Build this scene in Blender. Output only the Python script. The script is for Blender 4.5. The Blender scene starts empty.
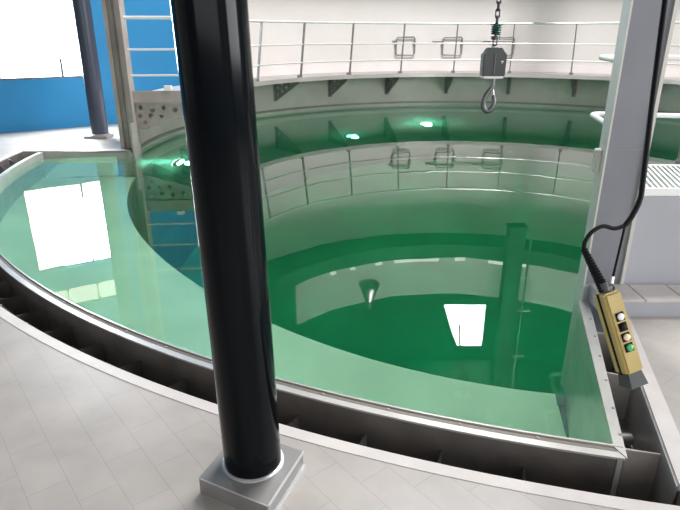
import bpy, bmesh, math, random
from mathutils import Vector, Matrix
random.seed(7)
S = bpy.context.scene
COL = S.collection
R = math.radians

# ------------------------------------------------------------------ camera
cam_d = bpy.data.cameras.new('camera'); cam_d.sensor_width = 36.0; cam_d.lens = 36.0 * 575.4 / 680.0
cam_d.clip_start = 0.05; cam_d.clip_end = 200
cam = bpy.data.objects.new('camera', cam_d); COL.objects.link(cam)
cam.matrix_world = Matrix.Translation((0, 0, 1.75)) @ Matrix.Rotation(R(90 - 21.17), 4, 'X') @ Matrix.Rotation(R(0.1), 4, 'Z')
S.camera = cam

# ------------------------------------------------------------------ view
S.view_settings.view_transform = 'Standard'; S.view_settings.look = 'None'
S.view_settings.exposure = 0.15; S.view_settings.gamma = 1.0; S.view_settings.use_curve_mapping = False
S.cycles.use_denoising = True
S.cycles.max_bounces = 12; S.cycles.transmission_bounces = 10; S.cycles.glossy_bounces = 6; S.cycles.diffuse_bounces = 5
S.cycles.caustics_refractive = True; S.cycles.caustics_reflective = True
S.cycles.blur_glossy = 0.5
S.cycles.sample_clamp_indirect = 8.0

# ------------------------------------------------------------------ world + window daylight + added roof light
w = bpy.data.worlds.new('World'); S.world = w; w.use_nodes = True
w.node_tree.nodes['Background'].inputs[0].default_value = (0.85, 0.93, 1.0, 1)
w.node_tree.nodes['Background'].inputs[1].default_value = 1.0

def area(name, loc, rot, sx, sy, power, col=(1, 1, 1)):
    l = bpy.data.lights.new(name, 'AREA'); l.shape = 'RECTANGLE'; l.size = sx; l.size_y = sy; l.energy = power; l.color = col
    o = bpy.data.objects.new(name, l); COL.objects.link(o); o.location = loc; o.rotation_euler = rot
    return o
# daylight entering through the unseen windows of the right wall and of the wall behind the camera
area('daylight_right', (9.35, -0.4, 3.0), (0, R(90), 0), 3.0, 6.4, 760, (0.97, 0.98, 1.0))
area('daylight_behind', (-0.5, -4.85, 3.2), (R(90), 0, 0), 9.0, 3.0, 170, (1.0, 0.98, 0.96))
area('daylight_left', (-4.95, 11.03, 1.9), (R(-90), 0, R(35)), 1.3, 1.6, 420, (0.85, 0.94, 1.0))
area('added_roof_light', (3.0, 8.0, 10.3), (0, 0, 0), 4.0, 4.0, 1950, (1, 1, 1))  # overhead light added to brighten the tank; the ceiling has no opening

# ------------------------------------------------------------------ materials
def mat(name, col, rough=0.5, metal=0.0, spec=0.5, noise=None, bump=0.0, bscale=40):
    m = bpy.data.materials.new(name); m.use_nodes = True
    nt = m.node_tree; b = nt.nodes['Principled BSDF']
    b.inputs['Base Color'].default_value = (*col, 1); b.inputs['Roughness'].default_value = rough
    b.inputs['Metallic'].default_value = metal; b.inputs['Specular IOR Level'].default_value = spec
    tc = nt.nodes.new('ShaderNodeTexCoord')
    if noise:
        amt, sc = noise[:2]
        n = nt.nodes.new('ShaderNodeTexNoise'); n.inputs['Scale'].default_value = sc; n.inputs['Detail'].default_value = 5
        nt.links.new(tc.outputs['Object'], n.inputs['Vector'])
        mp = nt.nodes.new('ShaderNodeMapRange'); mp.inputs[1].default_value = .3; mp.inputs[2].default_value = .7
        mp.inputs[3].default_value = 1 - amt; mp.inputs[4].default_value = 1 + amt
        nt.links.new(n.outputs['Fac'], mp.inputs[0])
        mx = nt.nodes.new('ShaderNodeVectorMath'); mx.operation = 'SCALE'; mx.inputs[0].default_value = col
        nt.links.new(mp.outputs[0], mx.inputs['Scale']); nt.links.new(mx.outputs[0], b.inputs['Base Color'])
    if bump:
        n2 = nt.nodes.new('ShaderNodeTexNoise'); n2.inputs['Scale'].default_value = bscale; n2.inputs['Detail'].default_value = 3
        nt.links.new(tc.outputs['Object'], n2.inputs['Vector'])
        bp = nt.nodes.new('ShaderNodeBump'); bp.inputs['Strength'].default_value = bump; bp.inputs['Distance'].default_value = 0.01
        nt.links.new(n2.outputs['Fac'], bp.inputs['Height']); nt.links.new(bp.outputs[0], b.inputs['Normal'])
    return m

def emit(name, col, st):
    m = bpy.data.materials.new(name); m.use_nodes = True; nt = m.node_tree; nt.nodes.clear()
    e = nt.nodes.new('ShaderNodeEmission'); e.inputs[0].default_value = (*col, 1); e.inputs[1].default_value = st
    o = nt.nodes.new('ShaderNodeOutputMaterial'); nt.links.new(e.outputs[0], o.inputs[0]); return m

M = {}
M['white_wall'] = mat('white_painted_panel', (.69, .64, .615), .42, noise=(.03, 1.2))
M['skirt'] = mat('grey_skirting', (.74, .69, .67), .4, noise=(.05, 2))
M['post_brown'] = mat('brown_grey_steel', (.44, .39, .355), .42, .3, noise=(.12, 3))
M['wall_steel'] = mat('warm_grey_steel_lining', (.64, .56, .52), .45, .1, noise=(.10, 1.6))
M['end_steel'] = mat('grey_end_plate_steel', (.36, .315, .29), .45, .2, noise=(.12, 3))
M['steel'] = mat('brushed_steel', (.50, .46, .44), .35, .35, noise=(.12, 1.6))
M['skirt_dark'] = mat('taupe_wall', (.22, .21, .20), .7)
M['steel_dark'] = mat('dull_steel', (.30, .29, .28), .45, .3, noise=(.15, 3))
M['post'] = mat('blue_grey_steel', (.215, .22, .245), .4, .15, noise=(.08, 2.5))
M['post_lit'] = mat('lit_steel_flange', (.58, .57, .52), .35, .2, noise=(.06, 3))  # paler copy of the post steel; its lit side is put into colour
M['box_steel'] = mat('pale_steel_panel', (.40, .41, .445), .35, .1, noise=(.05, 2))
M['liner'] = mat('stainless_pool_liner', (.27, .29, .27), .5, .05, noise=(.10, .9))
M['shelf'] = mat('pale_shelf_liner', (.95, .88, .70), .6, 0, noise=(.10, 1.3))
M['rim'] = mat('rim_steel', (.62, .60, .57), .3, .5, noise=(.12, 4))
M['rim_dark'] = mat('rim_groove_shadow', (.17, .15, .13), .5, .2)
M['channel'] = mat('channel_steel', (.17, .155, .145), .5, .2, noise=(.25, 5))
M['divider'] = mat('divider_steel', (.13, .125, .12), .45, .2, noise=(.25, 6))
M['curb'] = mat('pale_stone_curb', (.55, .51, .485), .5, noise=(.08, 6))
M['blue'] = mat('blue_wall_paint', (.008, .19, .41), .6, noise=(.04, 1))
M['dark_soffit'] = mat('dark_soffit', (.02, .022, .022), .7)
M['hall'] = mat('dim_hall_paint', (.10, .11, .105), .8)
M['panel'] = mat('parapet_panel', (.62, .60, .57), .5, noise=(.04, 1))
M['black_gloss'] = mat('black_lacquer', (.003, .0045, .006), .13, 0, .13)
M['far_col'] = mat('slate_lacquer', (.035, .045, .07), .35, 0, .5)
M['plinth'] = mat('plinth_steel', (.27, .26, .255), .4, .3, noise=(.08, 6))
M['plinth_edge'] = mat('plinth_edge', (.62, .63, .64), .3, .4)
M['rail'] = mat('rail_steel', (.85, .83, .81), .28, .3)
M['rail_post'] = mat('rail_post_steel', (.26, .25, .24), .4, .4)
M['white_rail'] = mat('white_rail', (.85, .85, .84), .3, .1)
M['bracket'] = mat('bracket_steel', (.30, .275, .26), .5, .3, noise=(.15, 8))
M['black'] = mat('black_rubber', (.004, .004, .005), .55, 0, .2)
M['yellow'] = mat('yellow_plastic', (.50, .38, .13), .38, noise=(.05, 20))
M['hook'] = mat('hook_steel', (.16, .16, .16), .35, .6)
M['chain'] = mat('chain_steel', (.10, .095, .10), .35, .7)
M['hookblock'] = mat('hook_block_paint', (.075, .08, .08), .4, .2)
M['spring'] = mat('green_spring', (.01, .10, .08), .35, .3)
M['btn_white'] = mat('white_button', (.85, .85, .82), .3)
M['btn_green'] = mat('green_button', (.06, .45, .14), .3)
M['btn_cream'] = mat('cream_button', (.80, .66, .48), .3)
M['glass_sky'] = emit('daylit_pane', (.93, .97, 1.0), 9.0)
M['glass_far'] = emit('daylit_far_pane', (1, 1, 1), 22.0)
M['glass_warm'] = emit('daylit_clerestory', (1.0, .93, .78), 3.2)
M['uw_lamp'] = emit('underwater_lamp_lens', (.75, 1.0, .85), 40.0)
M['uw_lamp_dim'] = emit('underwater_lamp_lens_dim', (.4, 1.0, .65), 9.0)
M['strip'] = emit('strip_light', (1, 1, .98), 3.0)
M['bulb'] = emit('bulb', (1, .97, .9), 6.0)
M['alu'] = mat('spun_aluminium', (.75, .75, .74), .25, .9)
M['frame'] = mat('window_frame', (.10, .11, .13), .5)

def floor_mat():
    m = mat('stone_floor_tiles', (.56, .54, .52), .38)
    nt = m.node_tree; b = nt.nodes['Principled BSDF']
    tc = nt.nodes.new('ShaderNodeTexCoord'); mp = nt.nodes.new('ShaderNodeMapping'); mp.inputs['Rotation'].default_value = (0, 0, R(51))
    nt.links.new(tc.outputs['Object'], mp.inputs['Vector'])
    br = nt.nodes.new('ShaderNodeTexBrick'); br.inputs['Scale'].default_value = 1
    br.inputs['Brick Width'].default_value = .30; br.inputs['Row Height'].default_value = .15
    br.inputs['Mortar Size'].default_value = .0016; br.inputs['Mortar Smooth'].default_value = .3; br.offset = .5
    br.inputs['Color1'].default_value = (.385, .35, .322, 1); br.inputs['Color2'].default_value = (.40, .363, .335, 1); br.inputs['Mortar'].default_value = (.31, .28, .26, 1)
    nt.links.new(mp.outputs[0], br.inputs['Vector'])
    n = nt.nodes.new('ShaderNodeTexNoise'); n.inputs['Scale'].default_value = 3.5; n.inputs['Detail'].default_value = 6
    nt.links.new(tc.outputs['Object'], n.inputs['Vector'])
    r = nt.nodes.new('ShaderNodeMapRange'); r.inputs[1].default_value = .3; r.inputs[2].default_value = .7; r.inputs[3].default_value = .84; r.inputs[4].default_value = 1.08
    nt.links.new(n.outputs['Fac'], r.inputs[0])
    v = nt.nodes.new('ShaderNodeVectorMath'); v.operation = 'SCALE'
    nt.links.new(br.outputs['Color'], v.inputs[0]); nt.links.new(r.outputs[0], v.inputs['Scale']); nt.links.new(v.outputs[0], b.inputs['Base Color'])
    return m
M['floor'] = floor_mat()

def water_mat():
    m = bpy.data.materials.new('green_pool_water'); m.use_nodes = True; nt = m.node_tree; nt.nodes.clear()
    o = nt.nodes.new('ShaderNodeOutputMaterial'); g = nt.nodes.new('ShaderNodeBsdfGlass')
    g.inputs['Roughness'].default_value = 0.0; g.inputs['IOR'].default_value = 1.44; g.inputs['Color'].default_value = (1, 1, 1, 1)
    tc = nt.nodes.new('ShaderNodeTexCoord'); n = nt.nodes.new('ShaderNodeTexNoise'); n.inputs['Scale'].default_value = 2.2; n.inputs['Detail'].default_value = 1.5
    nt.links.new(tc.outputs['Object'], n.inputs['Vector'])
    b = nt.nodes.new('ShaderNodeBump'); b.inputs['Strength'].default_value = 1.0; b.inputs['Distance'].default_value = 0.0006
    nt.links.new(n.outputs['Fac'], b.inputs['Height']); nt.links.new(b.outputs[0], g.inputs['Normal'])
    a = nt.nodes.new('ShaderNodeVolumeAbsorption'); a.inputs['Color'].default_value = (.0, .94, .68, 1); a.inputs['Density'].default_value = 0.19
    nt.links.new(g.outputs[0], o.inputs['Surface']); nt.links.new(a.outputs[0], o.inputs['Volume'])
    return m
M['water'] = water_mat()

# ------------------------------------------------------------------ helpers
def link(name, bm, m, parent=None, smooth=False):
    me = bpy.data.meshes.new(name)
    bmesh.ops.recalc_face_normals(bm, faces=bm.faces[:])
    bm.to_mesh(me); bm.free()
    if m is not None: me.materials.append(m)
    if smooth:
        for p in me.polygons: p.use_smooth = True
        try: me.set_sharp_from_angle(angle=R(35))
        except Exception: pass
    o = bpy.data.objects.new(name, me); COL.objects.link(o)
    if parent is not None: o.parent = parent
    return o
def tag(o, label=None, cat=None, group=None, kind=None):
    if label: o['label'] = label
    if cat: o['category'] = cat
    if group: o['group'] = group
    if kind: o['kind'] = kind
    return o
def struct(name, bm, m, smooth=False, label=None, parent=None):
    o = link(name, bm, m, parent, smooth)
    if parent is None: o['kind'] = 'structure'
    if label: o['label'] = label
    return o
def thing(name, label, cat, loc=(0, 0, 0), group=None, rz=0):
    o = bpy.data.objects.new(name, None); COL.objects.link(o); o.location = loc; o.rotation_euler = (0, 0, rz)
    o.empty_display_size = .1
    return tag(o, label, cat, group)
CX, CY = 2.815, 9.32
def P(r, a, z=0.0):
    if r > 7 and -200 < a < -148: r -= .17 * (-148 - a) / 26      # the bay's rim closes in slightly at its left end
    return Vector((CX + r * math.cos(R(a)), CY + r * math.sin(R(a)), z))

def add_box(bm, lo, hi, mtx=None):
    vs = [bm.verts.new(Vector((x, y, z))) for x in (lo[0], hi[0]) for y in (lo[1], hi[1]) for z in (lo[2], hi[2])]
    if mtx is not None:
        for v in vs: v.co = mtx @ v.co
    for f in ((0, 1, 3, 2), (4, 6, 7, 5), (0, 4, 5, 1), (2, 3, 7, 6), (0, 2, 6, 4), (1, 5, 7, 3)):
        bm.faces.new([vs[i] for i in f])
    return vs
def boxbm(lo, hi, bev=0, mtx=None):
    bm = bmesh.new(); add_box(bm, lo, hi, mtx)
    if bev: bmesh.ops.bevel(bm, geom=bm.edges[:], offset=bev, segments=2, affect='EDGES')
    return bm
def add_prism(bm, pts, z0, z1, mtx=None):
    n = len(pts)
    a = [bm.verts.new(Vector((p[0], p[1], z0))) for p in pts]; b = [bm.verts.new(Vector((p[0], p[1], z1))) for p in pts]
    if mtx is not None:
        for v in a + b: v.co = mtx @ v.co
    bm.faces.new(a[::-1]); bm.faces.new(b)
    for i in range(n): bm.faces.new([a[i], a[(i + 1) % n], b[(i + 1) % n], b[i]])
def prism(pts, z0, z1, mtx=None):
    bm = bmesh.new(); add_prism(bm, pts, z0, z1, mtx); return bm
def add_arc(bm, prof, a0, a1, n, closed_ring=False):
    """sweep a closed (r,z) profile about the tank's centre"""
    rings = []
    for i in range(n + 1):
        a = a0 + (a1 - a0) * i / n
        rings.append([bm.verts.new(P(r, a, z)) for r, z in prof])
    k = len(prof)
    for i in range(n):
        for j in range(k):
            bm.faces.new([rings[i][j], rings[i][(j + 1) % k], rings[i + 1][(j + 1) % k], rings[i + 1][j]])
    bm.faces.new(rings[0][::-1]); bm.faces.new(rings[-1])
def arc(r0, r1, z0, z1, a0, a1, n=None):
    bm = bmesh.new(); n = n or max(2, int(abs(a1 - a0) / 2)); add_arc(bm, [(r0, z0), (r1, z0), (r1, z1), (r0, z1)], a0, a1, n); return bm
def add_tube(bm, pts, r, seg=10, cap=True):
    pts = [Vector(p) for p in pts]; rings = []
    up = None
    rr = r if isinstance(r, (list, tuple)) else [r] * len(pts)
    for i, p in enumerate(pts):
        t = (pts[min(i + 1, len(pts) - 1)] - pts[max(i - 1, 0)]).normalized()
        if up is None:
            up = Vector((0, 0, 1)) if abs(t.z) < .9 else Vector((1, 0, 0))
        s = t.cross(up).normalized(); up = s.cross(t).normalized()
        rings.append([bm.verts.new(p + (s * math.cos(2 * math.pi * k / seg) + up * math.sin(2 * math.pi * k / seg)) * rr[i]) for k in range(seg)])
    for i in range(len(rings) - 1):
        for k in range(seg):
            bm.faces.new([rings[i][k], rings[i][(k + 1) % seg], rings[i + 1][(k + 1) % seg], rings[i + 1][k]])
    if cap: bm.faces.new(rings[0][::-1]); bm.faces.new(rings[-1])
def tube(pts, r, seg=10):
    bm = bmesh.new(); add_tube(bm, pts, r, seg); return bm
def smoothpath(pts, n=8):
    pts = [Vector(p) for p in pts]; out = []
    for i in range(len(pts) - 1):
        p0 = pts[max(i - 1, 0)]; p1 = pts[i]; p2 = pts[i + 1]; p3 = pts[min(i + 2, len(pts) - 1)]
        for k in range(n):
            t = k / n
            out.append(.5 * ((2 * p1) + (p2 - p0) * t + (2 * p0 - 5 * p1 + 4 * p2 - p3) * t * t + (-p0 + 3 * p1 - 3 * p2 + p3) * t ** 3))
    out.append(pts[-1]); return out
def lathe(prof, c=(0, 0, 0), seg=32, caps=True):
    bm = bmesh.new(); rings = []
    for r, z in prof: rings.append([bm.verts.new(Vector((c[0] + r * math.cos(2 * math.pi * k / seg), c[1] + r * math.sin(2 * math.pi * k / seg), c[2] + z))) for k in range(seg)])
    for i in range(len(rings) - 1):
        for k in range(seg): bm.faces.new([rings[i][k], rings[i][(k + 1) % seg], rings[i + 1][(k + 1) % seg], rings[i + 1][k]])
    if caps: bm.faces.new(rings[0][::-1]); bm.faces.new(rings[-1])
    return bm
def holed_plate(outer, holes, z0, z1, mtx=None):
    """flat plate (outer polygon with polygonal holes) given a thickness"""
    bm = bmesh.new(); es = []
    for loop in [outer] + holes:
        vs = [bm.verts.new(Vector((p[0], p[1], z1))) for p in loop]
        es += [bm.edges.new((vs[i], vs[(i + 1) % len(vs)])) for i in range(len(vs))]
    bmesh.ops.triangle_fill(bm, use_beauty=True, use_dissolve=False, edges=es)
    ext = bmesh.ops.extrude_face_region(bm, geom=bm.faces[:])
    for v in [g for g in ext['geom'] if isinstance(g, bmesh.types.BMVert)]: v.co.z = z0
    if mtx is not None: bmesh.ops.transform(bm, matrix=mtx, verts=bm.verts[:])
    return bm
def circle_pts(cx, cy, r, n=14): return [(cx + r * math.cos(2 * math.pi * i / n), cy + r * math.sin(2 * math.pi * i / n)) for i in range(n)]

# ------------------------------------------------------------------ dimensions
R_TANK, R_RIM, R_RIMO, R_TR, R_CURB = 5.97, 7.46, 7.535, 7.79, 7.85
A_R = -102.3            # right end of the bay (near the right post)
A_L = 186.9             # left end of the bay (left post)  == -173.1
ZF = .08                # floor level; water surface is z = 0
YL = 8.60               # the left end wall of the bay runs along this line
SHELF = -1.45
PIT = -7.5
aR0 = -102.0; aL0 = -173.1
# trough line on the right (parallel to the right end wall)
def tr(y): return 1.34 + .28 * (y - 1.78)

# ------------------------------------------------------------------ structure
def arcpts(r, a0, a1, n): return [tuple(P(r, a0 + (a1 - a0) * i / n)[:2]) for i in range(n + 1)]
aTL = math.degrees(math.atan2(YL - CY, -math.sqrt((R_TR - .17) ** 2 - (YL - CY) ** 2)))       # where the trough arc meets the left line
aTR = math.degrees(math.atan2(1.80 - CY, tr(1.80) - CX))
hole = arcpts(R_TR, aTL, aTR, 60) + [(tr(3.25), 3.25), (4.70, 3.25)]
a_s = math.degrees(math.atan2(3.25 - CY, 4.70 - CX)) + 3
hole += arcpts(6.06, a_s, 360 + aL0 + .4, 100)
hole += [(-3.2, YL)]
outer = [(-12, -5), (9.5, -5), (9.5, 20), (-2.45, 20), (-2.45, 12.66), (-4.35, 11.33), (-12, 5.99)]
struct('floor', holed_plate(outer, [hole], ZF - .34, ZF), M['floor'])
struct('ceiling', boxbm((-12.2, -5.2, 10.5), (9.7, 20.2, 10.7)), M['hall'])

# blue wall, with the two window openings
bd = Vector((1.63, 1.14, 0)).normalized(); b0 = Vector((-5.98, 10.19, 0))
ang_b = math.atan2(bd.y, bd.x)
# local frame: x along the wall, y up, z out of the room (towards +normal away from the camera)
MB = Matrix.Translation(b0) @ Matrix.Rotation(ang_b, 4, 'Z') @ Matrix.Rotation(R(90), 4, 'X')
win1 = [(.17, .96), (1.63, .92), (1.62, 2.86), (.14, 2.62)]
win1 = [(.16, .96), (1.62, .96), (1.62, 2.64), (.16, 2.64)]
win3 = [(.30, 3.06), (1.62, 3.06), (1.62, 3.52), (.30, 3.52)]
struct('wall_left', holed_plate([(-7.35, 0), (4.33, 0), (4.33, 10.5), (-7.35, 10.5)], [win1, win3], -.25, 0, MB), M['blue'])
def window(name, x0, x1, y0, y1, mull, mt, gm, fw=.035, label=None):
    root = bpy.data.objects.new(name, None); COL.objects.link(root); root['kind'] = 'structure'
    bm = bmesh.new()
    add_box(bm, (x0, y0, -.12), (x0 + fw, y1, -.05), mt); add_box(bm, (x1 - fw, y0, -.12), (x1, y1, -.05), mt)
    add_box(bm, (x0, y0, -.12), (x1, y0 + fw, -.02), mt); add_box(bm, (x0, y1 - fw, -.12), (x1, y1, -.05), mt)
    for mx in mull: add_box(bm, (mx - .006, y0, -.11), (mx + .006, y1, -.06), mt); add_box(bm, (mx - .02, y0, -.11), (mx + .02, y0 + (y1 - y0) * .2, -.05), mt); add_box(bm, (mx - .02, y1 - .10, -.11), (mx + .02, y1, -.05), mt)
    link('window_frame', bm, M['frame'], root)
    link('window_pane', boxbm((x0, y0, -.16), (x1, y1, -.13), 0, mt), gm, root)
    return root
window('window_1', .16, 1.62, .96, 2.64, [1.19], MB, M['glass_sky'])
window('window_2', .30, 1.62, 3.06, 3.52, [.62, 1.2], MB, M['glass_warm'])
# remaining hall walls
struct('wall_far_left', boxbm((-2.65, 12.6, 0), (-2.45, 20, 10.5)), M['hall'])
MW = Matrix.Translation((0, 20, 0)) @ Matrix.Rotation(R(90), 4, 'X')
w4 = [(3.98, 8.05), (5.66, 8.05), (5.66, 9.92), (4.62, 9.92)]
struct('wall_far', holed_plate([(-2.65, 0), (9.7, 0), (9.7, 10.5), (-2.65, 10.5)], [w4], -.2, 0, MW), M['hall'])
root = bpy.data.objects.new('window_3', None); COL.objects.link(root); root['kind'] = 'structure'
bm = bmesh.new()
for a, b in zip(w4, w4[1:] + w4[:1]):
    add_tube(bm, [MW @ Vector((a[0], a[1], -.05)), MW @ Vector((b[0], b[1], -.05))], .03, 4)
add_tube(bm, [MW @ Vector((4.68, 8.9, -.05)), MW @ Vector((4.76, 9.9, -.05))], .03, 4)
add_tube(bm, [MW @ Vector((5.44, 9.0, -.05)), MW @ Vector((5.46, 9.6, -.05))], .015, 4)
link('window_frame', bm, M['frame'], root)
link('window_pane', prism(w4, -.16, -.13, MW), M['glass_far'], root)
# right wall and wall behind the camera with their windows (light comes in here)
MRW = Matrix.Translation((9.5, 0, 0)) @ Matrix.Rotation(R(-90), 4, 'Z') @ Matrix.Rotation(R(90), 4, 'X')   # x runs towards -Y, y is up, -z is +X
struct('wall_right', holed_plate([(-20, 0), (5, 0), (5, 10.5), (-20, 10.5)], [[(-2.8, 1.5), (3.6, 1.5), (3.6, 4.5), (-2.8, 4.5)]], -.2, 0, MRW), M['skirt_dark'])
MBW = Matrix.Translation((0, -5, 0)) @ Matrix.Rotation(R(180), 4, 'Z') @ Matrix.Rotation(R(90), 4, 'X')    # x runs towards -X
struct('wall_behind', holed_plate([(-9.5, 0), (12, 0), (12, 10.5), (-9.5, 10.5)], [[(-4, 1.7), (5, 1.7), (5, 4.7), (-4, 4.7)]], -.2, 0, MBW), M['skirt_dark'])
struct('wall_far_side', boxbm((-12.2, -5, 0), (-12, 6.1, 10.5)), M['panel'])

# pool shell
struct('pool_floor', prism(arcpts(6.1, 0, 357, 119), PIT - .1, PIT), M['liner'])
bm = bmesh.new(); add_arc(bm, [(R_TANK, PIT), (R_TANK + .12, PIT), (R_TANK + .12, SHELF), (R_TANK, SHELF)], A_R, 360 + aL0, 144)
add_arc(bm, [(R_TANK, PIT), (R_TANK + .12, PIT), (R_TANK + .12, SHELF - .12), (R_TANK, SHELF - .12)], aL0, A_R, 40)
struct('wall_pit', bm, M['liner'], True)
# shelf of the bay
sh = arcpts(R_TANK, aL0, A_R, 48)
outer_sh = arcpts(7.6, -101.5, -175, 48)
struct('shelf_floor', prism(sh + outer_sh, SHELF - .12, SHELF), M['shelf'])

# tank wall above the shelf, all round the round part
bm = bmesh.new()
aC = math.degrees(math.atan2(3.5 - CY, 4.145 - CX))
add_arc(bm, [(R_TANK, SHELF), (R_TANK + .12, SHELF), (R_TANK + .12, .78), (R_TANK, .78)], aC, 184.6, 130)
add_arc(bm, [(R_TANK, SHELF), (R_TANK + .12, SHELF), (R_TANK + .12, .05), (R_TANK, .05)], 184.6, 360 + aL0, 3)
struct('wall_tank', bm, M['wall_steel'], True)
struct('wall_tank_front', boxbm((1.627, 3.506, SHELF), (4.16, 3.60, .79)), M['box_steel'])
struct('trim_1', arc(R_TANK - .035, R_TANK + .01, .055, .10, aC + 2, 360 + aL0 - 1, 130), M['steel_dark'])
# high white wall behind the catwalk
struct('wall_back', arc(R_TANK, R_TANK + .12, .78, 3.5, -30, 149, 90), M['white_wall'], True)
struct('baseboard_back', arc(R_TANK - .02, R_TANK + .01, .842, 1.02, -30, 146, 90), M['skirt'], True)
# upper gallery ring
g = thing('upper_gallery', 'curved upper gallery with pale parapet over the white tank wall', 'gallery', (CX, CY, 0))
def arcl(prof, a0, a1, n, name, m, par):
    bm = bmesh.new(); add_arc(bm, prof, a0, a1, n)
    bmesh.ops.translate(bm, vec=-Vector(par.location), verts=bm.verts[:]); return link(name, bm, m, par, True)
arcl([(5.02, 3.5), (6.12, 3.5), (6.12, 3.88), (5.02, 3.88)], -30, 148, 90, 'soffit', M['dark_soffit'], g)
for a0, a1 in ((126, 127.5), (119, 120.5), (110, 112), (92, 106), (84, 87), (66, 77)):
    arcl([(4.97, 3.89), (5.03, 3.89), (5.03, 3.95), (4.97, 3.95)], a0, a1, max(2, int(a1 - a0)), 'strip_light', M['strip'], g)
arcl([(5.04, 3.88), (5.10, 3.88), (5.10, 4.95), (5.04, 4.95)], -30, 140, 90, 'parapet', M['panel'], g)

# rim of the bay: curved plate with top flange, left end plate, right end plate
rim = thing('pool_rim', 'bright steel rim plate around the shallow front bay of the pool', 'pool rim')
bm = bmesh.new()
add_arc(bm, [(R_RIM, SHELF), (R_RIM + .012, SHELF), (R_RIM + .012, .060), (R_RIMO, .060), (R_RIMO, .070), (R_RIM + .010, .070), (R_RIM + .010, .080), (R_RIM, .080)], aL0 - .8, A_R, 70)
link('curved_plate', bm, M['rim'], rim)
bm = bmesh.new(); add_arc(bm, [(R_RIM + .0101, .0702), (R_RIM + .036, .0702), (R_RIM + .036, .0712), (R_RIM + .0101, .0712)], aL0 - .5, A_R - .2, 70)
link('groove_shadow', bm, M['rim_dark'], rim)  # flat strip on the flange, the groove's shadow put into its colour
bm = bmesh.new()
n_ = Vector((1.37, -.37)).normalized()
add_prism(bm, [(1.614, 3.50), (1.205, 2.005), (1.225, 1.999), (1.64, 3.50)], SHELF, .062)
add_prism(bm, [(1.60, 3.486), (1.19, 2.03), (1.215, 1.955), (1.60, 3.25), (1.66, 3.486)], .062, .075)
link('right_end_plate', bm, M['rim'], rim)
bm = boxbm((-4.46, YL - .014, SHELF), (-3.12, YL - .002, .078)); add_box(bm, (-4.50, YL - .014, .0805), (-3.14, YL + .10, .088))
link('left_end_plate', bm, M['steel'], rim)
for k in range(26):
    a = -170 + k * 2.6
    p = P(R_RIM + .024, a, .071); link('bolt', lathe([(.008, 0), (.008, .003), (.004, .005)], p, 8), M['steel_dark'], rim)
for t in (.08, .25, .42, .60, .78, .93):
    p = Vector((1.59, 3.33, .075)).lerp(Vector((1.215, 2.02, .075)), t) + Vector((.012, -.003, 0))
    link('bolt', lathe([(.008, 0), (.008, .003), (.004, .005)], p, 8), M['steel_dark'], rim)

# overflow channel
ch = thing('overflow_channel', 'dark open overflow channel with divider plates between rim and curb', 'channel')
bm = bmesh.new()
add_arc(bm, [(R_RIM + .012, -.25), (R_TR + .01, -.25), (R_TR + .01, -.24), (R_RIM + .012, -.24)], aTL, aTR + .3, 60)
add_arc(bm, [(R_TR - .008, -.24), (R_TR, -.24), (R_TR, ZF - .012), (R_TR - .008, ZF - .012)], aTL, aTR, 60)
add_arc(bm, [(R_RIM + .013, -.24), (R_RIM + .019, -.24), (R_RIM + .019, .055), (R_RIM + .013, .055)], aTL + 1, A_R, 60)
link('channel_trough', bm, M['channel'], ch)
bm = prism([(1.215, 1.80), (tr(1.80), 1.80), (tr(3.25), 3.25), (1.60, 3.25), (1.23, 2.0)], -.25, -.24)
add_prism(bm, [(tr(1.80), 1.80), (tr(3.25), 3.25), (tr(3.25) - .008, 3.25), (tr(1.80) - .008, 1.80)], -.24, ZF - .01)
add_prism(bm, [(1.228, 2.0), (1.575, 3.25), (1.583, 3.25), (1.236, 2.0)], -.24, .055)
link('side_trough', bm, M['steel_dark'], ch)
k = 0; a = -105.3
while a > -172:
    p0, p1 = P(R_RIM + .02, a), P(R_TR - .008, a); t = (p1 - p0).normalized(); s = Vector((-t.y, t.x, 0)) * .005
    bm = bmesh.new()
    L = (p1 - p0).length
    mt = Matrix((( t.x, 0, s.x / .005, p0.x), (t.y, 0, s.y / .005, p0.y), (0, 1, 0, 0), (0, 0, 0, 1)))
    add_prism(bm, [(0, -.24), (L, -.24), (L, .055), (L - .04, .035), (L - .11, -.07), (0, -.10)], -.004, .004, mt)
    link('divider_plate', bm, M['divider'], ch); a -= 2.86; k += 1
for (q0, q1, rot) in (((1.25, 2.045), (1.405, 2.035), 0), ((1.415, 2.66), (tr(2.64) - .008, 2.64), 0), ((1.54, 3.1), (tr(3.1) - .008, 3.1), 0)):
    p0, p1 = Vector((*q0, 0)), Vector((*q1, 0)); t = (p1 - p0).normalized(); L = (p1 - p0).length
    mt = Matrix(((t.x, 0, -t.y, p0.x), (t.y, 0, t.x, p0.y), (0, 1, 0, 0), (0, 0, 0, 1)))
    o = link('divider_plate', prism([(0, -.24), (L, -.24), (L, .03), (0, .05)], -.005, .005, mt), M['steel'], ch)
o = link('drain_hole', lathe([(.045, -.239), (.045, -.233)], (1.36, 2.24, 0), 20), M['black'], ch)
o['label'] = 'dark oval drain opening'
bm = tube([(1.362, 2.42, -.20), (1.50, 2.42, -.20)], .03, 12); o = link('drain_pipe', bm, M['steel_dark'], ch, True)

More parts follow.
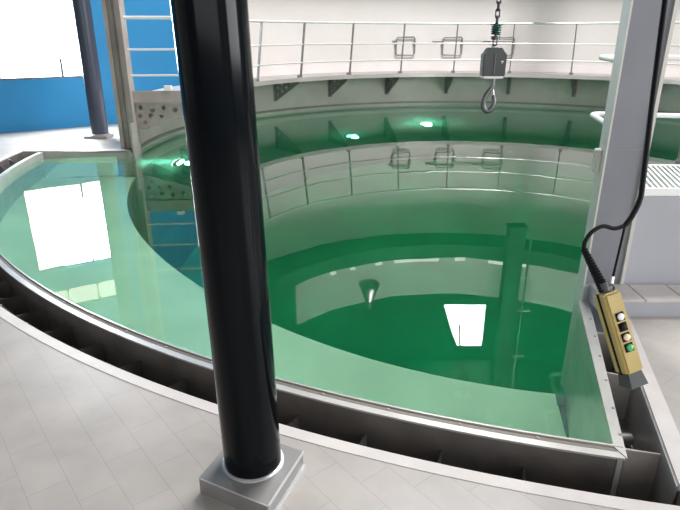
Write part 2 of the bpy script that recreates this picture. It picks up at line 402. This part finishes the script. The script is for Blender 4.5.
cu = thing('floor_curb', 'pale stone curb strip bordering the overflow channel', 'curb')
bm = bmesh.new(); add_arc(bm, [(R_TR - .003, ZF - .03), (R_CURB, ZF - .03), (R_CURB, ZF + .003), (R_TR - .003, ZF + .003)], aTL, aTR - .1, 70)
link('curved_curb', bm, M['curb'], cu)
link('straight_curb', prism([(tr(1.80), 1.80), (tr(1.74) + .085, 1.74), (tr(3.25) + .075, 3.25), (tr(3.25), 3.25)], ZF - .03, ZF + .004), M['curb'], cu)

# stepped sill at the foot of the right-hand wall
st = thing('sill_step', 'grey fronted sill with pale tiled top at the foot of the right wall', 'step')
link('step_body', boxbm((1.66, 3.25, ZF), (4.6, 3.487, .178)), M['box_steel'], st)
for i in range(12):
    x = 1.66 + i * .25
    link('top_tile', boxbm((x, 3.245, .1785), (x + .245, 3.487, .194), .002), M['curb'], st)

# ------------------------------------------------------------------ water
wo = arcpts(R_TANK + .03, A_R + .75, 360 + aL0 - .2, 150)
wo += arcpts(R_RIM + .006, aL0 + .2, A_R - .05, 70)
# keep the body inside the front chord wall and the end plates
wbm = prism(wo, PIT - .05, 0)
wobj = link('pool_water', wbm, M['water']); tag(wobj, 'still emerald green water filling the round pool and its front bay', 'water', kind='stuff')

# underwater lamps; those out of direct view are added to light the pit
for i, (a, z) in enumerate(((95.7, -3.4), (115.4, -4.4), (168.2, -2.6), (30, -3.6), (-10, -3.6), (-50, -3.6), (-100, -4.2), (-130, -4.2))):
    lab = ['brightest underwater lamp glowing below the far tank wall', 'fainter underwater lamp left of the brightest one', 'underwater lamp glowing close to the left post'][i] if i < 3 else 'added round underwater lamp on the pit wall out of direct view'
    t = thing('underwater_lamp', lab, 'lamp', P(R_TANK - .02, a, z), 'underwater lamps on the tank wall')
    inward = -(P(1, a) - P(0, a)).normalized()
    mt = inward.to_track_quat('Z', 'Y').to_matrix().to_4x4()
    bm = lathe([(.19, 0), (.19, .05), (.155, .07), (.155, .05)], seg=24, caps=False); bmesh.ops.transform(bm, matrix=mt, verts=bm.verts[:]); hs_ = link('housing', bm, M['steel_dark'], t)
    bm = lathe([(.15, .05), (.15, .055)], seg=24); bmesh.ops.transform(bm, matrix=mt, verts=bm.verts[:]); link('lens', bm, M['uw_lamp'] if i in (0, 2) else M['uw_lamp_dim'], hs_)
    l = bpy.data.lights.new('lamp_light', 'POINT'); l.energy = (45, 8, 22)[i] if i < 3 else 5; l.color = (.35, 1, .7); l.shadow_soft_size = .1
    lo = bpy.data.objects.new('lamp_light', l); COL.objects.link(lo); lo.parent = t; lo.location = inward * .25

# ------------------------------------------------------------------ catwalk
cw = thing('catwalk', 'steel catwalk cantilevered around the inside of the tank wall', 'walkway')
aE = 184.3
bm = bmesh.new(); add_arc(bm, [(5.02, .80), (R_TANK, .80), (R_TANK, .84), (5.02, .84)], -60, aE, 122)
link('deck', bm, M['steel'], cw)
bm = bmesh.new(); add_arc(bm, [(5.00, .765), (5.02, .765), (5.02, .85), (5.00, .85)], -60, aE, 122)
link('inner_fascia', bm, M['steel'], cw)
p0, p1 = P(5.0, aE), P(R_TANK, aE)
t_ = (p1 - p0).normalized(); s_ = Vector((-t_.y, t_.x, 0))
mtE = Matrix(((t_.x, s_.x, 0, p0.x), (t_.y, s_.y, 0, p0.y), (0, 0, 1, 0), (0, 0, 0, 1)))
link('end_fascia', boxbm((0, 0, .755), ((p1 - p0).length, .03, .93), .004, mtE), M['end_steel'], cw)
# brackets
def bracket(a, scale=1):
    mt = Matrix.Translation(P(R_TANK - .005, a)) @ Matrix.Rotation(R(a + 180), 4, 'Z') @ Matrix.Rotation(R(90), 4, 'X')
    outer = [(0, .30), (.05, .30), (.78, .70), (.86, .80), (0, .80)]
    holes = [circle_pts(.10, .44, .035, 8), circle_pts(.10, .58, .04, 8), circle_pts(.10, .71, .035, 8), circle_pts(.25, .52, .035, 8), circle_pts(.25, .66, .04, 8), circle_pts(.40, .61, .032, 8), circle_pts(.40, .72, .032, 8), circle_pts(.56, .70, .03, 8)]
    bm = holed_plate(outer, holes, -.012, .012, mt)
    add_box(bm, (.0, .28, -.05), (.012, .80, .05), mt)
    link('support_bracket', bm, M['bracket'], cw)
for i in range(-3, 8): bracket(61 + 15 * i if i >= 0 else 61 + 15 * i)
bracket(178)
# end plate with holes under the left end of the walkway
mt = Matrix.Translation(P(R_TANK - .005, aE - .3)) @ Matrix.Rotation(R(aE + 180 - .3), 4, 'Z') @ Matrix.Rotation(R(90), 4, 'X')
hs = [circle_pts(.12 + .17 * i, .68 - .035 * (i % 2), .035, 12) for i in range(5)] + [circle_pts(.10 + .16 * i, .56 - .0 * i, .035, 12) for i in range(3)] + [circle_pts(.16, .46, .03, 12)]
link('perforated_plate', holed_plate([(0, .36), (.12, .36), (.95, .62), (.97, .765), (0, .765)], hs, -.012, .012, mt), M['end_steel'], cw)
# straight piece over the right-hand wall with open grating
deckp = [(1.90, 3.51), (4.15, 3.51)] + [tuple(P(R_TANK, aC + (-60 - aC) * i / 4)[:2]) for i in range(1, 5)] + [tuple(P(5.02, -60 - 27 * i / 8)[:2]) for i in range(9)] + [(1.84, 4.18)]
bm = bmesh.new()
add_box(bm, (1.87, 3.49, .80), (4.2, 3.515, .845)); add_box(bm, (2.20, 4.17, .78), (3.1, 4.20, .845))
add_prism(bm, [(1.87, 3.50), (2.20, 4.18), (2.225, 4.18), (1.895, 3.50)], .80, .845)
add_prism(bm, [(3.3, 3.53), (4.15, 3.51)] + deckp[2:14], .80, .84)
link('deck_border', bm, M['white_rail'], cw)
bm = bmesh.new()
x = 1.72
while x < 3.3:   # grating bars
    a = Vector((x, 3.515, 0)); b = Vector((x + .19, 4.17, 0))
    if x < 1.885:
        f = (1.885 - x) / .15 ; a = a.lerp(b, min(.97, f))
    if a.y < 4.15:
        d = (b - a).normalized(); n = Vector((-d.y, d.x, 0)) * .0075
        add_prism(bm, [(a - n)[:2], (b - n)[:2], (b + n)[:2], (a + n)[:2]], .815, .84)
    x += .036
for y in (3.7, 3.95): add_box(bm, (1.90 + (y - 3.5) * .5, y, .812), (3.3, y + .006, .830))
o = link('grating', bm, M['white_rail'], cw); o['label'] = 'open diagonal bar grating'

# ------------------------------------------------------------------ guard railing on the catwalk
gr = thing('guard_railing', 'thin steel guard railing with three rails along the catwalk', 'railing')
aS = -60
def rail_r(z): return 5.03 - (z - .84) * .13
for nm, z, rr in (('top_rail', 1.94, .024), ('middle_rail', 1.51, .016), ('lower_rail', 1.15, .016)):
    pts = [P(rail_r(z), aS + (aE - aS) * i / 160, z) for i in range(161)]
    link(nm, tube(pts, rr, 8), M['rail'], gr, True)
    link(nm, tube([P(rail_r(z), aE, z), P(R_TANK - .05, aE + .3, z)], rr, 8), M['rail'], gr, True)
a = 61.0
angs = [1, 16, 31, 46, 61, 76.5, 91.4, 106.1, 121.1, 136.5, 151.5, 167, 184.1]
for a in angs:
    bm = bmesh.new(); rad = (P(1, a) - P(0, a)).normalized(); tan = Vector((-rad.y, rad.x, 0))
    b, t2 = P(5.045, a, .84), P(rail_r(1.94), a, 1.94)
    vs = []
    for p in (b, t2):
        vs.append([bm.verts.new(p + rad * i * .022 + tan * j * .012) for i, j in ((-1, -1), (1, -1), (1, 1), (-1, 1))])
    bm.faces.new(vs[0][::-1]); bm.faces.new(vs[1])
    for i in range(4): bm.faces.new([vs[0][i], vs[0][(i + 1) % 4], vs[1][(i + 1) % 4], vs[1][i]])
    rpo = link('rail_post', bm, M['rail_post'], gr)
    link('post_foot', boxbm((-.04, -.04, .84), (.04, .04, .90), 0, Matrix.Translation(P(5.07, a)) @ Matrix.Rotation(R(a), 4, 'Z')), M['rail_post'], rpo)
# end post beside the left frame post
link('end_post', boxbm((-.02, -.02, .55), (.02, .02, 2.0), .003, Matrix.Translation(P(R_TANK - .02, aE + .35))), M['rail'], gr)

# handrails of the right-hand platform (white tube)
hr = thing('white_handrail', 'white tubular handrail of the grated platform right of the post', 'handrail')
for z in (1.94, 1.58, 1.165):
    pts = (smoothpath([(1.80, 3.76, z), (1.82, 3.95, z), (1.905, 4.38, z), (1.93, 4.49, z), (1.985, 4.525, z), (2.06, 4.51, z), (2.2, 4.485, z)], 6) if z < 1.9 else [Vector((2.62, 4.42, z))]) + [Vector((2.62, 4.42, z)), Vector((3.3, 4.45, z)), Vector((4.4, 4.68, z)), Vector(P(rail_r(z), -60, z))]
    link('rail_tube', tube(pts, .019, 12), M['white_rail'], hr, True)
link('post_arm', boxbm((2.605, 4.19, .80), (2.635, 4.44, .83)), M['rail_post'], hr)
for (x, y) in ((2.62, 4.42), (1.80, 3.76)): link('rail_post', tube([(x, y, .84), (x, y, 1.95 if x > 2 else 1.6)], .014, 10), M['rail_post'], hr, True)

# pipe frames on the white wall
for i, (a, lab) in enumerate(((101.8, 'rectangular pipe frame on the white wall, leftmost of three'), (90.3, 'rectangular pipe frame on the white wall, middle one left of the hook'), (78.2, 'rectangular pipe frame on the white wall, just right of the hook'), (46.0, 'pipe frame on the white wall at the far right, beyond the black cable'))):
    t = thing('pipe_frame', lab, 'pipe frame', P(R_TANK - .06, a, 1.43), 'rectangular pipe frames on the white wall', R(a - 90))
    pts = [(-.24, 0, -.17), (-.24, 0, .15), (-.19, 0, .21), (.21, 0, .21), (.24, 0, .17), (.24, 0, -.17), (.19, 0, -.21), (-.20, 0, -.21), (-.24, 0, -.17)]
    link('pipe_loop', tube([(p[0], p[1], p[2]) for p in pts], .02, 8), M['rail_post'], t, True)
    for sx in (-.24, .24):
        link('wall_clip', boxbm((sx - .035, -.02, .04), (sx + .035, .06, .09)), M['bracket'], t)
    link('pipe_stub', tube([(-.24, .02, .12), (-.24 - (.26 if i else .10), .02, .12)], .016, 8), M['rail_post'], t, True)
cp = link('conduit_pipe', tube([P(R_TANK - .05, 76 + (88 - 76) * i / 8, 1.56) for i in range(9)], .014, 8), M['rail_post'], None, True)
tag(cp, 'thin horizontal conduit pipe on the white wall behind the hook', 'pipe')

# small white box on the catwalk end
sb = link('junction_box', boxbm((-.055, -.04, 0), (.055, .04, .075), .006, Matrix.Translation((-2.57, 8.91, .9305))), M['btn_white'])
tag(sb, 'small white box standing on the left end of the catwalk', 'box')

# ------------------------------------------------------------------ left and right frame posts
def profile_thing(name, label, parts):
    t = thing(name, label, 'post')
    for nm, pts, z0, z1, m in parts: link(nm, prism(pts, z0, z1), M[m], t)
    return t
profile_thing('steel_post', 'grey brown steel channel post at the left end of the tank', [
    ('web', [(-3.33, 8.84), (-3.10, 8.80), (-3.10, 8.98), (-3.33, 8.98)], -.3, 7.2, 'post_brown'),
    ('flange', [(-3.345, 8.78), (-3.29, 8.78), (-3.29, 8.84), (-3.345, 8.84)], .075, 7.2, 'post_brown'),
    ('flange', [(-3.15, 8.72), (-3.075, 8.70), (-3.075, 8.80), (-3.15, 8.80)], SHELF, 7.2, 'post_brown'),
    ('flange', [(-3.23, 8.81), (-3.21, 8.81), (-3.21, 8.845), (-3.23, 8.845)], .075, 7.2, 'steel_dark')])
link('wall_end_plate', boxbm((-3.07, 8.50, SHELF), (-3.045, 8.70, .50)), M['post_brown'], None)
o = bpy.data.objects['wall_end_plate']; tag(o, 'short rusty edged steel plate closing the tank wall beside the left post', 'plate')
rp = profile_thing('steel_post', 'wide blue grey steel post at the right end of the tank', [
    ('web', [(1.628, 3.502), (1.875, 3.502), (1.875, 3.505), (1.628, 3.505)], .196, 7.2, 'post'),
    ('edge_lip', [(1.858, 3.488), (1.880, 3.488), (1.880, 3.60), (1.858, 3.60)], .196, 7.2, 'post_lit'),
    ('edge_lip', [(1.626, 3.490), (1.652, 3.490), (1.652, 3.5019), (1.626, 3.5019)], .196, 7.2, 'post'),
    ('flange', [(1.615, 3.488), (1.626, 3.488), (1.626, 3.545), (1.615, 3.545)], SHELF, 7.2, 'post_lit'),
    ('flange', [(1.619, 3.549), (1.626, 3.549), (1.626, 3.60), (1.619, 3.60)], SHELF, 7.2, 'post_lit')])
link('weld_seam', boxbm((1.653, 3.498, 1.085), (1.857, 3.5019, 1.091)), M['steel_dark'], rp)
link('side_lug', boxbm((1.585, 3.54, .93), (1.621, 3.60, 1.07), .008), M['post_lit'], rp)
link('side_lug', boxbm((1.583, 3.54, 1.068), (1.621, 3.585, 1.08), .004), M['white_rail'], rp)

# ------------------------------------------------------------------ columns
def column(name, label, x, y, r, z0, z1, matc, base, group=None):
    t = thing(name, label, 'column', (x, y, z0)); return t
c = thing('black_column', 'glossy black round column in the foreground on a square steel plinth', 'column', (-.345, 1.845, .155))
bm = lathe([(.112, 0), (.112, 10.3)], seg=64)
for v in bm.verts: v.co.x -= .024 * v.co.z      # the column leans very slightly
link('shaft', bm, M['black_gloss'], c, True)
link('base_collar', lathe([(.122, 0), (.122, .004), (.113, .007)], seg=64), M['plinth_edge'], c, True)
A_, F_, B_ = Vector((-.54, 1.75)), Vector((-.26, 1.61)), Vector((-.15, 1.90))
D_ = A_ + (B_ - F_)
link('plinth', prism([(q[0] + .345, q[1] - 1.845) for q in (A_, F_, B_, D_)], -.075, 0), M['plinth'], c)
def edge_strip(a, b, z0, z1, w):
    a, b = Vector(a) - Vector((-.345, 1.845)), Vector(b) - Vector((-.345, 1.845)); d = (b - a).normalized(); n = Vector((d.y, -d.x)) * w
    return prism([a, b, b + n, a + n], z0, z1)
link('plinth_trim', edge_strip(F_, B_, -.006, .003, .006), M['plinth_edge'], c)
link('plinth_trim', edge_strip(F_, B_, -.075, -.064, .012), M['plinth_edge'], c)
link('plinth_trim', edge_strip(A_, F_, -.003, .002, .003), M['plinth_edge'], c)
c = thing('slate_column', 'dark slate round column by the blue wall near the window', 'column', (-4.05, 9.80, ZF))
link('shaft', lathe([(.135, .04), (.135, 10.4)], seg=40), M['far_col'], c, True)
link('base_plate', boxbm((-.22, -.16, 0), (.16, .16, .045), .004), M['plinth'], c)
link('base_collar', lathe([(.15, .04), (.15, .06), (.137, .07)], seg=40), M['plinth'], c, True)

# ------------------------------------------------------------------ overhead crane, hook and pendant control
cr = thing('crane_bridge', 'overhead crane bridge beams high above the pool', 'crane', (0, 0, 0))
for y in (2.2, 4.6):
    bm = bmesh.new(); add_box(bm, (-11.9, y - .15, 6.9), (9.4, y + .15, 6.94)); add_box(bm, (-11.9, y - .15, 7.3), (9.4, y + .15, 7.34)); add_box(bm, (-11.9, y - .01, 6.94), (9.4, y + .01, 7.3))
    link('girder', bm, M['dark_soffit'], cr)
HX, HY = 1.155, 4.58
hk = thing('chain_hoist_hook', 'lifting hook block hanging on a steel chain over the pool', 'hoist hook', (HX, HY, 0))
link('hoist_body', boxbm((-.25, -.2, 6.45), (.25, .2, 6.9), .02), M['hookblock'], hk)
# links
def link_mesh():
    pts = []; rw, rl = .014, .030
    for i in range(24):
        a = 2 * math.pi * i / 24; x = rw * math.cos(a); z = rw * math.sin(a) + (rl - rw) * (1 if math.sin(a) >= 0 else -1)
        pts.append(Vector((x, 0, z)))
    pts.append(pts[0]); bm = bmesh.new()
    seg = 6; rings = []
    for i in range(24):
        t = (pts[(i + 1) % 24] - pts[i - 1]).normalized(); s = Vector((0, 1, 0)); u = t.cross(s)
        rings.append([bm.verts.new(pts[i] + (s * math.cos(2 * math.pi * k / seg) + u * math.sin(2 * math.pi * k / seg)) * .0065) for k in range(seg)])
    for i in range(24):
        for k in range(seg): bm.faces.new([rings[i][k], rings[i][(k + 1) % seg], rings[(i + 1) % 24][(k + 1) % seg], rings[(i + 1) % 24][k]])
    return bm
l0 = link('chain_link', link_mesh(), M['chain'], hk, True); l0.location = (0, 0, 1.69)
for i in range(1, 96):
    c = l0.copy(); COL.objects.link(c); c.parent = hk; c.location = (0, 0, 1.69 + i * .0475); c.rotation_euler = (0, 0, R(90) if i % 2 else 0)
link('upper_chain_guide', boxbm((-.02, -.02, 6.1), (.02, .02, 6.46)), M['hookblock'], hk)
# spring buffer
bm = bmesh.new(); hel = [(.032 * math.cos(t * .6), .032 * math.sin(t * .6), 1.735 + t * .0015) for t in range(42)]
add_tube(bm, hel, .006, 6); link('buffer_spring', bm, M['spring'], hk, True)
link('buffer_disc', lathe([(.045, 1.80), (.045, 1.808)], seg=20), M['spring'], hk)
link('buffer_disc', lathe([(.034, 1.70), (.034, 1.725)], seg=20), M['chain'], hk)
bm = prism([(-.085, 1.44), (.085, 1.44), (.088, 1.60), (.06, 1.615), (.05, 1.645), (-.05, 1.645), (-.06, 1.615), (-.088, 1.60)], -.05, .05, Matrix.Rotation(R(90), 4, 'X'))
bmesh.ops.bevel(bm, geom=bm.edges[:], offset=.006, segments=2, affect='EDGES'); link('hook_block', bm, M['hookblock'], hk)
link('block_ridge', boxbm((-.004, -.056, 1.45), (.004, -.049, 1.60)), M['hook'], hk)
link('block_base', boxbm((-.075, -.052, 1.425), (.075, .052, 1.442), .003), M['rail'], hk)
link('white_mark', boxbm((.045, -.0515, 1.545), (.066, -.0505, 1.552)), M['btn_white'], hk)
link('white_mark', boxbm((.052, -.0515, 1.532), (.057, -.0505, 1.548)), M['btn_white'], hk)
# hook: shank then a J curve
hp = [(.012, 0, 1.43), (.012, 0, 1.38), (.0, 0, 1.345), (-.03, 0, 1.30), (-.046, 0, 1.25), (-.04, 0, 1.205), (-.012, 0, 1.18), (.018, 0, 1.195), (.034, 0, 1.235), (.032, 0, 1.275), (.024, 0, 1.30)]
hp = smoothpath(hp, 5); rad = [.014 + .008 * math.sin(math.pi * i / (len(hp) - 1)) for i in range(len(hp))]; rad[-1] = .005; rad[-2] = .009
bm = bmesh.new(); add_tube(bm, hp, rad, 12); link('hook', bm, M['hook'], hk, True)
link('safety_latch', tube([(.012, 0, 1.37), (.03, .0, 1.29)], .005, 6), M['rail'], hk)

# pendant control on its cable
pd = thing('pendant_control', 'yellow four button pendant control hanging tilted over the channel on black cable', 'pendant control', (0, 0, 0))
J = Vector((.992, 1.905, 1.125))
main = smoothpath([(1.20, 2.3, 6.9), (1.20, 2.36, 4.5), (1.19, 2.34, 2.7), (1.16, 2.28, 2.15), (1.13, 2.19, 1.87), (1.107, 2.125, 1.70), (1.085, 2.06, 1.53), (1.055, 1.965, 1.28), (1.042, 1.935, 1.208), (1.015, 1.915, 1.155), J], 8)
link('main_cable', tube(main, .0095, 12), M['black'], pd, True)
loop = smoothpath([J, (.955, 1.90, 1.115), (.91, 1.895, 1.125), (.872, 1.885, 1.108), (.850, 1.878, 1.075), (.848, 1.874, 1.045)], 8)
link('cable_loop', tube(loop, .0075, 12), M['black'], pd, True)
bot = Vector((.918, 1.818, .915))
rl = [Vector((.848, 1.874, 1.048)).lerp(bot, i / 30) for i in range(31)]
link('strain_relief', tube(rl, [.010 + .008 * (i / 30) + (.0025 if i % 2 else 0) for i in range(31)], 14), M['black'], pd)
link('support_wire', tube([J, (.938, 1.817, .962)], .0042, 8), M['black'], pd, True)
ringp = [(.932 + .012 * math.cos(t), 1.808, .930 + .013 * math.sin(t)) for t in [i * math.pi / 8 for i in range(17)]]
link('hook_ring', tube(ringp, .004, 6), M['chain'], pd, True)
link('wire_ferrule', tube([(.939, 1.819, .968), (.935, 1.811, .945)], .006, 8), M['rail'], pd, True)
link('cable_gland', tube([bot + Vector((-.008, .006, .03)), bot + Vector((.008, -.006, -.02))], .019, 14), M['hookblock'], pd, True)
# body: local z runs along the pendant, local -y faces the camera
top = Vector((.922, 1.815, .912)); btm = Vector((1.008, 1.718, .650))
ax = (top - btm).normalized(); L = (top - btm).length
vdir = (Vector((0, 0, 1.75)) - (top + btm) / 2).normalized()
fr = (vdir - ax * vdir.dot(ax)).normalized()          # towards the viewer
sd = ax.cross(fr).normalized()
def pm(yaw):
    q = Matrix.Rotation(R(yaw), 4, 'Z')
    b = Matrix(((sd.x, -fr.x, ax.x, btm.x), (sd.y, -fr.y, ax.y, btm.y), (sd.z, -fr.z, ax.z, btm.z), (0, 0, 0, 1)))
    return b @ q
PMx = pm(33) if (sd.x > 0) else pm(-33)
# after the yaw: the local -y face carries the buttons and is turned to the right; local -x side shows the seam
sx = -1 if sd.x < 0 else 1
bm = prism([(-.034, -.036), (.034, -.036), (.034, .036), (-.034, .036)], .0, L); 
bmesh.ops.bevel(bm, geom=bm.edges[:], offset=.009, segments=3, affect='EDGES'); bmesh.ops.transform(bm, matrix=PMx, verts=bm.verts[:])
link('housing', bm, M['yellow'], pd, True)
link('side_seam', boxbm((-.0352 if sx > 0 else .0335, -.006, .0), (-.0335 if sx > 0 else .0352, .006, L), 0, PMx), M['black'], pd)
for nm, zz, m in (('white_button', .70, 'btn_white'), ('black_button', .575, 'black'), ('cream_button', .45, 'btn_cream'), ('green_button', .325, 'btn_green')):
    bz = link('button_bezel', boxbm((-.016, -.039, L * zz - .015), (.016, -.0355, L * zz + .015), .001, PMx), M['black'], pd)
    bm = lathe([(.012, .0), (.012, .006), (.009, .008)], seg=20); bmesh.ops.transform(bm, matrix=PMx @ Matrix.Translation((0, -.038, L * zz)) @ Matrix.Rotation(R(90), 4, 'X'), verts=bm.verts[:])
    o = link('push_button', bm, M[m], bz, True); o['label'] = nm.replace('_', ' ')
bm = prism([(-.026, -.028), (.026, -.028), (.026, .028), (-.026, .028)], -.012, .004)
for v in bm.verts:
    if v.co.z < 0: v.co.x *= 1.25; v.co.y *= 1.25; v.co.z = -.045
bmesh.ops.transform(bm, matrix=PMx, verts=bm.verts[:]); link('rubber_boot', bm, M['hookblock'], pd)

# ------------------------------------------------------------------ high things seen only as reflections in the water
hb = thing('high_bay_lamp', 'spun aluminium high bay lamp mirrored in the green water', 'lamp', (.56, 10.0, 2.70))
link('reflector', lathe([(.205, 0), (.20, .03), (.10, .30), (.06, .36), (.055, .36), (.095, .29), (.19, .03), (.195, 0)], seg=40, caps=False), M['alu'], hb, True)
link('gear_box', lathe([(.055, .35), (.06, .37), (.06, .52), (.03, .54)], seg=24), M['alu'], hb, True)
link('drop_rod', tube([(0, 0, .5), (0, 0, 7.8)], .008, 8), M['hook'], hb)
dc = thing('vent_duct', 'dark vertical duct dropping from the roof past the gallery, mirrored in the water', 'duct', (4.30, 13.3, 2.62))
link('duct_shaft', boxbm((-.20, -.15, 0), (.20, .15, 7.85), .01), M['dark_soffit'], dc)
link('duct_flange', boxbm((-.23, -.18, 0), (.23, .18, .05)), M['dark_soffit'], dc)
an = thing('antenna_mast', 'thin dark rod with cross bars standing beside the duct, mirrored in the water', 'mast', (4.72, 13.4, 3.0))
link('rod', tube([(0, 0, .0), (0, 0, 5.0)], .025, 6), M['hook'], an)
for z in (1.05, 1.95, 3.3): link('cross_bar', boxbm((-.2, -.02, z), (.2, .02, z + .04)), M['rail'], an)
